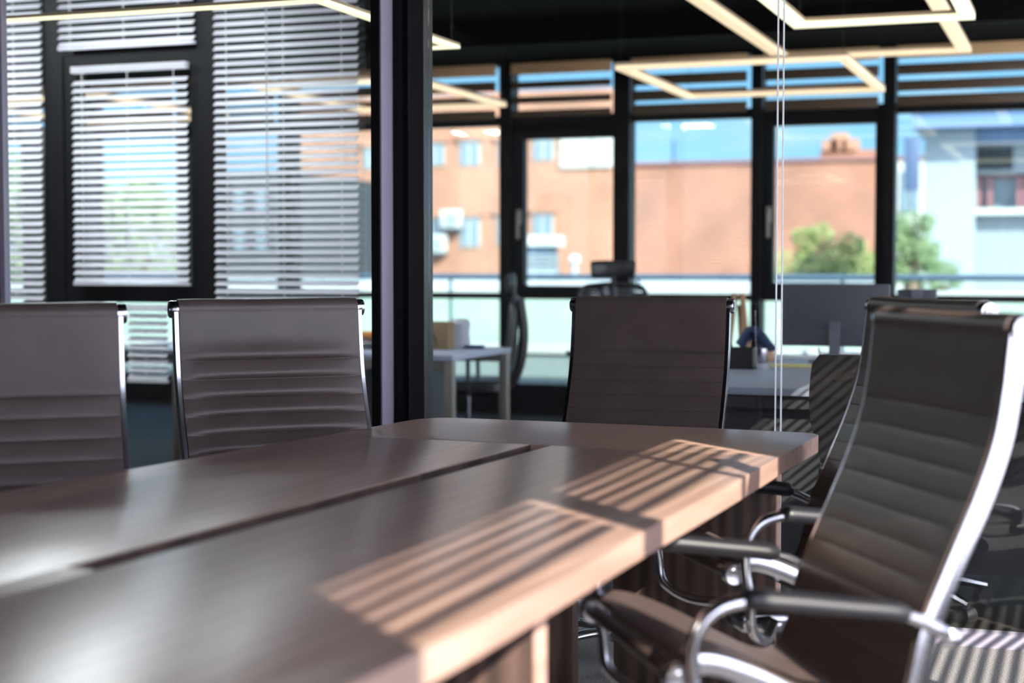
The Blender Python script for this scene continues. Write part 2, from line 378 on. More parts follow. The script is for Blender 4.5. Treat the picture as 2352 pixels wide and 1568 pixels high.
for k, (x, y) in enumerate(((-4.4, 6.35), (-5.7, 6.35), (-7.0, 6.35), (-4.4, 7.75), (-5.5, 7.75), (-6.5, 7.75))):  # unseen glowing panels, added to brighten the white blinds
    cl_ = thing('blind_fill_panel', 'added unseen square fill panel over the white blinds', 'light', (x, y, CZ), 0, 'added fill panels along the white blinds')
    MB().box(-.3, .3, -.3, .3, -.03, -.001).build('frame', M['frame'], cl_, False); MB().box(-.28, .28, -.28, .28, -.034, -.0301).build('diffuser', M['panel'], cl_, False)
# ceiling details
cv = thing('ceiling_vent', 'faint square air vent in the black office ceiling', 'vent', (-3.2, 7.6, CZ-.001))
MB().box(-.3, .3, -.3, .3, -.03, 0, .004).build('frame', M['frame'], cv)
MB().box(-.22, .22, -.22, .22, -.034, -.029).build('grille', M['cabinet'], cv)
struct('trim_30', MB().box(-9.8, XW, 10.2, 10.45, 2.60+.1, CZ), M['ceiling'])

# ================================================================ PENDANTS
def pendant(x0, x1, y0, y1, z, label, m=None, bar=.055, hh=.032):
    t = thing('rectangular_pendant_lamp', label, 'lamp', ((x0+x1)/2, (y0+y1)/2, z), 0, None)
    hx, hy = (x1-x0)/2, (y1-y0)/2
    b = MB(); d = MB()
    for (a0, a1, b0, b1) in ((-hx, hx, -hy, -hy+bar), (-hx, hx, hy-bar, hy), (-hx, -hx+bar, -hy+bar, hy-bar), (hx-bar, hx, -hy+bar, hy-bar)):
        b.box(a0, a1, b0, b1, hh-.006, hh+.012); d.box(a0, a1, b0, b1, 0, hh-.006)
    b.build('housing', M['led_body'], t, False); d.build('diffuser', m or M['led'], t, False)
    for sx in (-1, 1):
        for sy in (-1, 1):
            x, y = sx*(hx-bar/2), sy*(hy-bar/2)
            MB().cyl((x, y, hh+.012), (x, y, CZ-z), .0015, 6).build('cable', M['black_plastic'], t)
    return t
pendant(-1.43, -.55, 5.35, 8.10, 2.4, 'brightest rectangular light frame, hanging at the top right nearest the glass', M['led_hot'], .065)
pendant(-2.02, -.76, 7.9, 10.88, 2.6, 'broad dim pinkish light frame hanging between its two brighter neighbours', None, .08)
pendant(-2.75, -1.35, 9.40, 11.2, 2.4, 'complete yellow rectangular light frame hanging low before the middle facade windows', None)
hk = thing('hooked_pendant_lamp', 'long light strip across the top left, bending back behind the black post', 'lamp', (-2.74, 5.45, 2.2))
hb, hd = MB(), MB()
for (a0, a1, b0, b1) in ((-2.1, 0, 0, .028), (-.045, 0, .028, 1.38), (-.36, -.045, 1.345, 1.38)):
    hb.box(a0, a1, b0, b1, .012, .024); hd.box(a0, a1, b0, b1, 0, .012)
hb.build('housing', M['led_body'], hk, False); hd.build('diffuser', M['led_hot'], hk, False)
for x, y in ((-2.05, .014), (-.03, .014), (-.03, 1.35), (-.33, 1.35)): MB().cyl((x, y, .024), (x, y, CZ-2.2), .0015, 6).build('cable', M['black_plastic'], hk)
pendant(-5.35, -4.15, 9.55, 11.28, 2.4, 'yellow light frame hanging right of the white blinds beside the black post', None)
pendant(-8.0, -6.62, 9.7, 11.45, 2.4, 'light frame hanging far left behind the white blinds', None)

# ================================================================ WHITE BLINDS SCREEN (glass screen with blinds in the office)
def bx_(p): return PY(p, 500, YB)[0]
def bz_(p, px=500): return PY(px, p, YB)[1]
xe = bx_(840)
scr = sroot('wall_screen')
f = MB(); zo1, zo0, zt1 = bz_(152, 310), bz_(655, 310), bz_(122, 310)
f.box(bx_(118), bx_(160), YB-.05, YB+.05, 0, CZ); f.box(bx_(466), bx_(510), YB-.05, YB+.05, 0, CZ)
f.box(bx_(160), bx_(466), YB-.04, YB+.04, zo1, zt1); f.box(bx_(160), bx_(466), YB-.04, YB+.04, zo0-.09, zo0)
f.box(bx_(160), bx_(190), YB-.04, YB+.04, zo0, zo1); f.box(bx_(450), bx_(466), YB-.04, YB+.04, zo0, zo1)
f.box(-9.8, bx_(118), YB-.03, YB+.03, 0, .12); f.box(bx_(510), xe, YB-.03, YB+.03, 0, .12); f.box(bx_(510), xe, YB-.02, YB+.02, bz_(97, 670), bz_(90, 670))
f.box(bx_(160), bx_(466), YB-.03, YB+.03, 0, .12)
struct('screen_frame', f, M['frame'], scr)
struct('screen_pane', MB().box(-9.8, bx_(118), YB-.004, YB+.004, .12, CZ).box(bx_(510), xe, YB-.004, YB+.004, .12, CZ).box(bx_(160), bx_(466), YB-.004, YB+.004, .12, zo0-.09), M['glass'], scr)
def white_blind(x0, x1, z0, z1, label, pitch=.0402, tilt=42, wid=.036, y=YB-.075, cord=()):
    t = thing('venetian_blind', label, 'blind', ((x0+x1)/2, y, z0))
    w_ = (x1-x0)/2; h = z1-z0
    MB().box(-w_, w_, -.02, .02, h-.035, h).build('headrail', M['slat_w'], t)
    s_ = MB(); z = .03
    while z < h-.05:
        s_.box(-w_, w_, -wid/2, wid/2, -.0008, .0008, mtx=Matrix.Translation((0, 0, z)) @ Matrix.Rotation(R(tilt), 4, 'X')); z += pitch
    s_.build('slats', M['slat_w'], t, False)
    MB().box(-w_, w_, -.015, .015, 0, .014).build('bottom_rail', M['slat_w'], t)
    for fx_ in (-.8, 0, .8):
        MB().box(fx_*w_-.0015, fx_*w_+.0015, -wid/2-.002, -wid/2-.001, 0, h).build('ladder_cord', M['slat_w2'], t)
    for cx in cord: MB().cyl((cx, -.03, h-1.5), (cx, -.03, h-.03), .004, 6).build('tilt_rod', M['white_plastic'], t)
    return t
white_blind(bx_(-420), bx_(118), .92, 2.80, 'white blind at the far left edge, beside the slim grey post')
white_blind(bx_(160), bx_(467), bz_(112, 310), 2.84, 'short white blind across the top, above the black framed opening', tilt=42)
white_blind(bx_(190), bx_(450), zo0, zo1, 'white blind filling the black framed opening left of the wide black column', tilt=42)
white_blind(bx_(512), bx_(838), .20, 2.80, 'widest white blind reaching lowest, with a tilt rod, left of the black post', tilt=42, cord=((bx_(640)-bx_(675)),))
white_blind(bx_(310), bx_(400), bz_(876, 350), zo0-.10, 'low white blind seen in the gap between the two left chairs', tilt=42)

# bookshelf in the dark gap
sx0, sx1 = PY(100, 500, YB+.5)[0], PY(200, 500, YB+.5)[0]
bs = thing('bookshelf', 'dark open shelf unit standing behind the white blinds', 'shelf', (0, YB+.30, 0))
s_ = MB()
s_.box(sx0, sx0+.02, 0, .3, 0, 2.0).box(sx1-.02, sx1, 0, .3, 0, 2.0).box(sx0, sx1, .29, .3, 0, 2.0)
s_.build('carcass', M['cabinet'], bs, False)
shz = [PY(150, y, YB+.4)[1] for y in (357, 523, 668, 820)]
for z in shz: MB().box(sx0+.02, sx1-.02, .0, .29, z-.02, z).build('shelf', M['cabinet'], bs, False)
vx = PY(157, 500, YB+.4)[0]
va = MB().lathe([(.045, 0), (.055, .02), (.05, .06), (.058, .1), (.052, .14), (.058, .165), (.04, .18)], (vx, YB+.4, shz[1])).build('vase', M['vase'])
tag(va, 'sandy rippled vase on the dark shelf unit', 'vase')
cx_ = PY(157, 500, YB+.38)[0]
bb = thing('card_box', 'yellow-green box with a pale slash on the dark shelf unit', 'box', (cx_, YB+.38, shz[2]))
MB().box(-.035, .035, -.03, .03, 0, .10).build('body', M['yellowgreen'], bb, False)
MB().box(-.035, .035, -.03, .03, .10, .135).build('lid', M['vase'], bb, False)
MB().box(-.004, .004, -.032, -.030, -.045, .045, mtx=Matrix.Translation((0, 0, .055)) @ Matrix.Rotation(R(35), 4, 'Y')).build('slash', M['paper'], bb, False)

# ================================================================ TABLE
TR = R(-3.5)
tb = thing('conference_table', 'long boat-shaped walnut conference table with a central cable slot', 'table', (0, 0, 0), TR)
TX = -1.53
def hw(y):
    pts = [(-.9, .60), (0, .655), (1.0, .69), (1.7, .70), (2.1, .685), (2.6, .662), (3.0, .648), (3.4, .632), (3.7, .615), (4.26, .592)]
    for (a, u), (b, v) in zip(pts, pts[1:]):
        if a <= y <= b:
            t = (y-a)/(b-a); return u+(v-u)*t
    return pts[-1][1]
ZT, TK = .75, .045
Ys, Yn, Ye, Y0 = 3.70, 1.90, 4.262, -.9
def side(sgn, ya, yb, n=14): return [(TX+sgn*hw(ya+(yb-ya)*k/n), ya+(yb-ya)*k/n) for k in range(n+1)]
g = .0008
# far end board with rounded corners
def corner(cx, cy, r, a0, a1, n=7): return [(cx+r*math.cos(R(a0+(a1-a0)*k/n)), cy+r*math.sin(R(a0+(a1-a0)*k/n))) for k in range(n+1)]
wl = hw(4.2)
bul = [(TX+wl*(1-2*k/10)*.83, Ye-.0+.012*(1-(1-2*k/10)**2)) for k in range(11)]
far = [(TX-hw(Ys+g), Ys+g), (TX+hw(Ys+g), Ys+g)] + side(1, Ys+.05, Ye-.10, 4) + corner(TX+wl-.065, Ye-.065, .065, 5, 85) + bul + corner(TX-wl+.10, Ye-.10, .10, 95, 175) + side(-1, Ye-.14, Ys+.05, 4)
MB().prism(far, ZT-TK, ZT, .0025).build('end_board', M['walnut_x'], tb, angle=25)
SL, SR_ = TX-.030, TX+.030
right = [(SR_, Yn), (SR_, Ys-g)][::-1]
rb = [(SR_, Y0)] + side(1, Y0, Ys-g, 22) + [(SR_, Ys-g)]
MB().prism(rb, ZT-TK, ZT, .0025).build('side_board', M['walnut'], tb, angle=25)
lb = [(SL, Ys-g)] + side(-1, Ys-g, Y0, 22) + [(SL, Y0)]
MB().prism(lb, ZT-TK, ZT, .0025).build('side_board', M['walnut'], tb, angle=25)
MB().box(SL+.0002, SR_-.0002, Y0, Yn, ZT-TK, ZT-.0005).build('centre_strip', M['walnut'], tb, False)
MB().box(SL-.012, SR_+.012, Yn, Ys, ZT-.16, ZT-.15).box(SL-.012, SL, Yn, Ys, ZT-.15, ZT-TK).box(SR_, SR_+.012, Yn, Ys, ZT-.15, ZT-TK).box(SL, SL+.002, Yn, Ys, ZT-.15, ZT-.002).box(SR_-.002, SR_, Yn, Ys, ZT-.15, ZT-.002).build('cable_tray', M['dark_wood'], tb, False)
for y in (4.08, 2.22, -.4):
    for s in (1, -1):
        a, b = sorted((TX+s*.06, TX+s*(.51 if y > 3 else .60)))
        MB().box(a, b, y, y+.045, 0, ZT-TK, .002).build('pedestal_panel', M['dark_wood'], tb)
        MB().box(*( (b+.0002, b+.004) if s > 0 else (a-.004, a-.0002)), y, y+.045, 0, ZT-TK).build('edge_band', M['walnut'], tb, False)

# ================================================================ CONFERENCE CHAIRS
RAIL = [(-.240, .526), (-.212, .550), (-.165, .548), (-.085, .516), (.01, .466), (.085, .430), (.135, .428), (.168, .475), (.188, .56), (.205, .61), (.245, .70), (.290, .80), (.322, .89), (.337, .97), (.344, 1.03), (.350, 1.085)]
def rail_path(n=6): return smooth_path([(0, y, z) for y, z in RAIL], n)
def sling(path, seams, w, sag, mats, name, parent, amp=.004, creases=0, seed=0):
    """padded sling: path of (y,z) points, normals toward the sitter; bulges between seams"""
    rnd = random.Random(seed)
    P = [Vector(p) for p in path]; S = [0]
    for a, b in zip(P, P[1:]): S.append(S[-1]+(b-a).length)
    tot = S[-1]; nx = 24
    samp = sorted(set([round(tot*k/110, 5) for k in range(111)] + [round(q+o, 5) for q in seams for o in (-.0035, -.0012, 0, .0012, .0035) if 0 < q+o < tot]))
    bm = bmesh.new(); up = []; dn = []
    def at(s):
        for i in range(len(S)-1):
            if S[i+1] >= s-1e-9:
                t = (s-S[i])/max(1e-9, S[i+1]-S[i]); return P[i].lerp(P[i+1], t), (P[i+1]-P[i]).normalized()
        return P[-1], (P[-1]-P[-2]).normalized()
    ks = [rnd.uniform(.6, 1.3) for _ in seams] + [1]
    for s in samp:
        p, t = at(s); nrm = Vector((0, -t.z, t.y))          # toward the sitter
        if nrm.z < 0 and abs(t.y) > .9: nrm = -nrm
        d = min([abs(s-q) for q in seams] or [9]); near = seams.index(min(seams, key=lambda q: abs(s-q))) if seams else 0
        gap = .022
        prof = (1-math.exp(-(d/.006)**1.0)) if d < .03 else 1
        b = amp*prof
        # crease: leather sags over the seam and folds in the middle of the width
        ra, rb_ = [], []
        for k in range(nx+1):
            u = -1+2*k/nx; edge = 1-abs(u)**6
            h = b + (.0 if not seams else 0)
            cr = 0
            if creases and seams:
                lower = [q for q in seams if q <= s+1e-6]
                if lower:
                    dd = s-lower[-1]; kk = ks[seams.index(lower[-1])]
                    cr = creases*kk*(dd/.015)*math.exp(1-dd/.015)*(1-u*u)**.8
            off = (h*edge + cr) - sag*(1-u*u)
            q = Vector((u*w/2, p.y, p.z))
            ra.append(bm.verts.new(q+nrm*(.007+off))); rb_.append(bm.verts.new(q+nrm*(-.006-sag*(1-u*u)-h*.5*edge)))
        up.append(ra); dn.append(rb_)
    for A, inv in ((up, False), (dn, True)):
        for i in range(len(A)-1):
            for k in range(nx):
                f = (A[i][k], A[i][k+1], A[i+1][k+1], A[i+1][k]); bm.faces.new(f[::-1] if inv else f)
    for i in range(len(samp)-1):
        for k in (0, nx): bm.faces.new((up[i][k], up[i+1][k], dn[i+1][k], dn[i][k]))
    for r_ in (0, -1):
        for k in range(nx): bm.faces.new((up[r_][k], up[r_][k+1], dn[r_][k+1], dn[r_][k]))
    bmesh.ops.recalc_face_normals(bm, faces=bm.faces[:])
    me = bpy.data.meshes.new(name); bm.to_mesh(me); bm.free(); me.materials.append(mats); me.shade_smooth(); me.set_sharp_from_angle(angle=R(50))
    o = bpy.data.objects.new(name, me); C.objects.link(o); o.parent = parent
    return o, at, samp
def conf_chair(label, loc, rz, leather, head=.165, pitch=.047, dz=0, creases=0, seed=0, arms=True, amp=.0035):
    t = thing('conference_chair', label, 'chair', (loc[0], loc[1], 0), rz, None)
    def up_(z): return z+dz
    full = [Vector((0, p.y, p.z+dz)) for p in rail_path()]
    W = .52; xr = W/2-.002
    split = next(i for i, p in enumerate(full) if p.y > .14 and p.z-dz > .44)
    seatp = full[3:split+1]; backp = full[split:]
    # seat
    L_ = sum((b-a).length for a, b in zip(seatp, seatp[1:]))
    sling(seatp, [.05+.05*k for k in range(int((L_-.06)/.05)+1)], W-.018, .006, leather, 'seat', t, amp, 0, seed)
    # back: top rolls over the tube
    top = backp[-1]; tc_ = top + Vector((0, .016, -.008))
    roll = [tc_ + Vector((0, -.021*math.cos(a), .021*math.sin(a))) for a in (R(20), R(50), R(80), R(110), R(140), R(170), R(200))]
    bp = backp[:-2] + [Vector((0, r.y, r.z)) for r in roll]
    LB = sum((b-a).length for a, b in zip(backp, backp[1:]))
    seams = sorted([LB-head-k*pitch for k in range(12) if LB-head-k*pitch > .02])
    bk, at, samp = sling(bp, seams, W-.018, .004, leather, 'backrest', t, amp, creases, seed)
    # stitched seam lines
    th = MB()
    for q in seams:
        p, tt = at(q); nrm = Vector((0, -tt.z, tt.y)); nn = 10
        th.tube([Vector((-(W-.020)/2+(W-.020)*k/nn, p.y, p.z))+nrm*(.0066-.004*(1-(-1+2*k/nn)**2)) for k in range(nn+1)], .0012, 5, up=Vector((0, 0, 1)))
    th.build('seam', M['seam'], bk)
    # side rails
    prof = [(a, b+.011) for a, b in ((-.005, -.016), (.005, -.016), (.0065, -.011), (.0065, .011), (.005, .016), (-.005, .016), (-.0065, .011), (-.0065, -.011))]
    for s in (-1, 1):
        MB().sweep([Vector((s*xr, p.y, p.z)) for p in full], prof).build('side_rail', M['chrome'], t, angle=50)
        for c_ in (tc_, full[0]+Vector((0, .004, -.004))):
            MB().lathe([(.006, s*(W/2+.014)), (.012, s*(W/2+.0145)), (.0125, s*(W/2+.012)), (.016, s*(W/2+.0125)), (.0215, s*(W/2+.013)), (.0235, s*(W/2+.010)), (.0235, s*(W/2-.014)), (.021, s*(W/2-.017))], (0, c_.y, c_.z), 28, 'X').build('end_cap', M['chrome'], t)
    for c_ in (tc_, full[0]+Vector((0, .004, -.004))):
        MB().cyl((-W/2+.01, c_.y, c_.z), (W/2-.01, c_.y, c_.z), .014).build('cross_tube', leather, t)
    for (y, z) in ((-.13, .510), (.08, .408), (.225, .62)):
        MB().tube([(-xr, y, z+dz), (0, y+(.01 if z > .5 else 0), z+dz-.004), (xr, y, z+dz)], .009, 10, up=Vector((0, 0, 1))).build('stretcher', M['chrome'], t)
    # arms
    if arms:
        for s in (-1, 1):
            X = s*(W/2+.022)
            ap = smooth_path([(s*(W/2+.010), .232, .570+dz), (X, .20, .588+dz), (X, .14, .612+dz), (X, .04, .626+dz), (X, -.07, .640+dz), (X, -.135, .645+dz), (X, -.185, .630+dz), (X, -.214, .590+dz), (X, -.218, .535+dz), (X, -.206, .465+dz), (X-s*.01, -.196, .400+dz), (X-s*.06, -.145, .365+dz), (s*.12, -.08, .372+dz)], 6)
            a_ = MB().sweep(ap, [(.014*math.cos(2*PI*k/14), .012*math.sin(2*PI*k/14)) for k in range(14)]).build('armrest', M['chrome'], t)
            pp = [p+Vector((0, 0, .003)) for p in ap[11:31]]
            MB().sweep(pp, [(.022*math.cos(2*PI*k/14), .018*math.sin(2*PI*k/14)) for k in range(14)], scale=[.7]+[1]*(len(pp)-2)+[.7]).build('arm_pad', M['pad'], a_)
            MB().lathe([(.004, 0), (.014, .001), (.017, .008), (.015, .020), (.006, .024)] if s > 0 else [(.004, 0), (.014, -.001), (.017, -.008), (.015, -.020), (.006, -.024)], (s*(W/2+.002), .236, .566+dz), 18, 'X').build('bolt', M['chrome'], a_)
    # mechanism, column, base
    MB().box(-.07, .07, -.13, .11, .340+dz, .385+dz, .012).box(-.13, .13, -.10, -.06, .355+dz, .38+dz, .006).box(-.13, .13, .05, .08, .355+dz, .38+dz, .006).build('tilt_mechanism', M['chrome'], t)
    MB().cyl((.07, .02, .365+dz), (.21, .02, .36+dz), .006, 10).cyl((.19, .02, .361+dz), (.235, .02, .36+dz), .011, 12).build('tilt_lever', M['chrome'], t)
    MB().lathe([(.026, .10), (.026, .27), (.016, .275), (.016, .345+dz)], (0, 0, 0), 24).build('column', M['chrome'], t)
    MB().lathe([(.02, .055), (.042, .06), (.046, .085), (.04, .112), (.028, .12)], (0, 0, 0), 28).build('hub', M['chrome'], t)
    for k in range(5):
        a = R(72*k+18); d = Vector((math.cos(a), math.sin(a), 0)); sd_ = Vector((-math.sin(a), math.cos(a), 0))
        pth = smooth_path([d*.03+Vector((0, 0, .090)), d*.12+Vector((0, 0, .093)), d*.22+Vector((0, 0, .085)), d*.295+Vector((0, 0, .068)), d*.325+Vector((0, 0, .058))], 4)
        n_ = len(pth)
        lg = MB().sweep(pth, [(.021*math.cos(2*PI*j/12), .013*math.sin(2*PI*j/12)) for j in range(12)], up=sd_, scale=[1.15-.5*i/(n_-1) for i in range(n_)]).build('base_leg', M['chrome'], t)
        c_ = d*.31
        cs = MB()
        for s in (-1, 1):
            q = c_ + sd_*s*.013; cs.cyl(q-sd_*.009+Vector((0, 0, .026)), q+sd_*.009+Vector((0, 0, .026)), .0258, 22)
        cs.build('caster', M['black_plastic'], lg)
        MB().cyl(c_+Vector((0, 0, .03)), c_+Vector((0, 0, .062)), .006, 10).build('caster_stem', M['chrome'], lg)
    return t
LE = LD = M['leather']
conf_chair('grey-brown leather chair cut off by the left edge, smooth along its ribs', (-2.34+.642*.35, 3.03-.767*.35), R(40), LE, .20, .052, .012, 0, 1)
conf_chair('grey-brown leather chair with deep sagging creases, second from the left', (-2.12+.70*.35, 3.87-.71*.35), R(44), LE, .150, .052, .008, .012, 2)
conf_chair('dark leather chair at the far end of the table, facing straight down it', (-1.34, 4.64), R(0), LE, .158, .049, -.003, .0012, 3)
conf_chair('farther of the two right chairs, nearly hidden behind the nearest chair', (-.665, 3.68), R(-55), LD, .16, .05, .022, 0, 4, True, .0012)
conf_chair('nearest chair, dark back turned at the right with large shiny armrests', (-.555, 2.81), R(-57.5), LD, .16, .05, .018, 0, 5, True, .0012)

# ================================================================ OFFICE BEHIND THE GLASS
def desk(name_label, x0, x1, y0, y1, z=.74, th=.03, leg='desk_leg'):
    t = thing('office_desk', name_label, 'desk', ((x0+x1)/2, (y0+y1)/2, 0))
    a, b = (x1-x0)/2, (y1-y0)/2
    MB().box(-a, a, -b, b, z-th, z, .003).build('desk_top', M['desk'], t)
    MB().box(-a+.05, a-.05, -b+.02, -b+.05, z-th-.05, z-th).box(-a+.05, a-.05, b-.05, b-.02, z-th-.05, z-th).build('frame_rail', M[leg], t)
    for sx in (-1, 1):
        for sy in (-1, 1):
            x, y = sx*(a-.03), sy*(b-.03); MB().box(x-.025, x+.025, y-.025, y+.025, 0, z-th, .003).build('leg', M[leg], t)
    return t
dsk = desk('white desk with pen box and big monitor, right behind the glass joint', -1.62, .35, 6.0, 8.3, leg='cabinet')
MB().box(-.93, .93, -1.08, -1.06, .06, .66).build('modesty_panel', M['cabinet'], dsk, False)
desk('white desk left of the facade door with pale square legs and a bag on it', -5.3, -3.10, 7.62, 8.5)
cb = thing('drawer_cabinet', 'graphite drawer cabinet under the left desk', 'cabinet', (-3.75, 8.1, 0))
MB().box(-.35, .30, -.3, .3, .03, .66, .004).build('body', M['cabinet'], cb)
for z in (.24, .45):
    d_ = MB().box(-.34, .29, -.315, -.301, z-.2, z, .002).build('drawer', M['cabinet'], cb); MB().box(-.08, .04, -.33, -.316, z-.03, z-.02).build('handle', M['chrome'], d_, False)
for a_, b_ in ((-.30, -.25), (.2, .25)): MB().box(a_, b_, -.2, .2, 0, .03).build('foot', M['black_plastic'], cb, False)

# things on the left desk
def onz(px, py, z): return PZ(px, py, z)
zD = .7405
y = 8.15; x = PY(1005, 600, y)[0]
bg_ = thing('paper_bag', 'brown paper bag with a round handle on the left desk', 'bag', (x, y, zD))
MB().box(-.10, .08, -.05, .05, 0, .155, .008).build('body', M['kraft'], bg_)
MB().tube([Vector((-.03+.045*math.cos(a), -.054, .02+.075*math.sin(a))) for a in [PI*k/12 for k in range(13)]], .004, 6, up=Vector((0, 1, 0))).build('handle', M['black_plastic'], bg_)
wb = MB().lathe([(.05, 0), (.058, .03), (.052, .09), (.060, .14), (.045, .165)], (PY(1056, 600, 8.32)[0], 8.32, zD), 18).build('plastic_canister', M['white_plastic'])
tag(wb, 'mottled white canister beside the brown paper bag', 'canister')
bk_lab = ['orange folder on top of the pile at the end of the left desk', 'dark red folder in the pile at the end of the left desk', 'dark folder at the bottom of the pile on the left desk']
for k, (mm, z) in enumerate(((M['orange'], .066), (M['winframe'], .038), (M['cabinet'], .0))):
    xx = PY(862, 600, 8.1)[0]
    o = MB().box(-.13, .13, -.11, .11, 0, .026, .003).build('folder', mm); o.location = (xx+.01*k, 8.1, zD+z+.001*(2-k)); tag(o, bk_lab[k], 'folder')
for k, (px_, w_, mm) in enumerate(((1090, .05, 'bluefab'),)):
    o = MB().box(-w_, w_, -.03, .03, 0, .02, .004).build('stapler', M[mm]); o.location = (PY(px_, 600, 8.3)[0], 8.3, zD); tag(o, 'small dark blue stapler on the left desk', 'stapler')
# pen box and others on the right desk
x, y = onz(1706, 846, zD)
pb = thing('desk_organiser', 'black square pen box on the right desk beside the dark end chair', 'box', (x, y, zD))
b_ = MB(); q = .055
b_.box(-q, q, -q, q, 0, .004); b_.box(-q, q, -q, -q+.004, 0, .095); b_.box(-q, q, q-.004, q, 0, .095); b_.box(-q, -q+.004, -q, q, 0, .095); b_.box(q-.004, q, -q, q, 0, .095)
b_.build('tray', M['black_plastic'], pb, False)
pn = MB().cyl((x-.02, y, zD+.006), (x-.095, y, zD+.23), .005, 8).build('pen', M['black_plastic']); tag(pn, 'black pen leaning out of the black pen box', 'pen')
# keys/cups glittering behind the box
for k, (px_, yy, rr, hh_, mm, lb_) in enumerate(((1750, 7.5, .03, .07, 'chrome', 'shiny metal cup beside the pen box'), (1765, 7.7, .035, .045, 'tan', 'tan bowl behind the metal cup'))):
    o = MB().lathe([(rr*.8, 0), (rr, hh_*.5), (rr*.95, hh_)], (PY(px_, 600, yy)[0], yy, zD), 18).build('cup' if k == 0 else 'bowl', M[mm]); tag(o, lb_, 'cup' if k == 0 else 'bowl')
x = PY(1742, 600, 8.0)[0]
hs = MB().sweep(smooth_path([(x-.09, 8.0, zD+.06), (x-.04, 8.0, zD+.13), (x+.01, 8.0, zD+.11), (x+.05, 8.0, zD+.06), (x+.08, 8.0, zD+.03)], 5), [(.045*math.cos(2*PI*k/12), .028*math.sin(2*PI*k/12)) for k in range(12)], up=Vector((0, 1, 0)), scale=None).build('cloth_bag', M['bluefab'])
tag(hs, 'dark navy cloth bag slumped on the right desk beside the pen box', 'bag')
es = thing('wooden_easel', 'slim wooden easel stand behind the right desk', 'easel', (PY(1697, 600, 8.9)[0], 8.9, 0))
for s in (-1, 1): MB().tube([(s*.13, 0, 0), (s*.02, .0, 1.05)], .016, 8).build('leg', M['tan'], es)
MB().tube([(0, .3, 0), (0, .02, .98)], .014, 8).build('leg', M['tan'], es)
def monitor(px0, px1, pyt, pyb, y, label, rz=0):
    x0, zt = PY(px0, pyt, y); x1, _ = PY(px1, pyt, y); zb = PY((px0+px1)/2, pyb, y)[1]; a = (x1-x0)/2
    t = thing('monitor', label, 'monitor', ((x0+x1)/2, y, zD), rz)
    MB().box(-a, a, -.02, .015, zb-zD, zt-zD, .006).build('screen_housing', M['screen'], t)
    MB().box(-a+.01, a-.01, .0151, .018, zb-zD+.01, zt-zD-.01).build('display', M['darkglass'], t, False)
    zb2 = zb-zD
    MB().box(-.025, .025, -.035, -.02, .01, zb2+.12).build('stand', M['screen2'], t)
    MB().box(-.11, .11, -.12, .06, 0, .01, .003).build('stand_base', M['screen2'], t)
    return t
monitor(1797, 2045, 652, 795, 7.75, 'large dark grey monitor back standing on the right desk')
monitor(2062, 2152, 664, 720, 8.15, 'small monitor seen just above the nearest chair back')
for k, (px_, py_, a, b, mm, lb_) in enumerate(((1850, 822, .14, .20, 'paper', 'white paper sheets under the large monitor'), (1838, 842, .13, .10, 'paper_y', 'yellow note pad on the right desk before the white papers'), (1938, 816, .12, .12, 'paper', 'white paper stack beside the monitor stand'))):
    x, y = onz(px_, py_, zD); o = MB().box(-a, a, -b/2, b/2, 0, .006+.004*k).build('paper_pile' if mm == 'paper' else 'note_pad', M[mm], None, False); o.location = (x, y, zD+.0005); o.rotation_euler = (0, 0, R(8*k-5)); tag(o, lb_, 'paper')
cbx = MB().tube(smooth_path([(PY(1880, 600, 7.6)[0]+dx, 7.55+dy, zD+dz_) for dx, dy, dz_ in ((0, .08, .07), (.02, .02, .03), (.06, -.05, .004), (.12, -.1, .004), (.1, -.2, .004))], 5), .004, 6).build('cable', M['black_plastic'])
tag(cbx, 'black cable looping under the large monitor', 'cable')

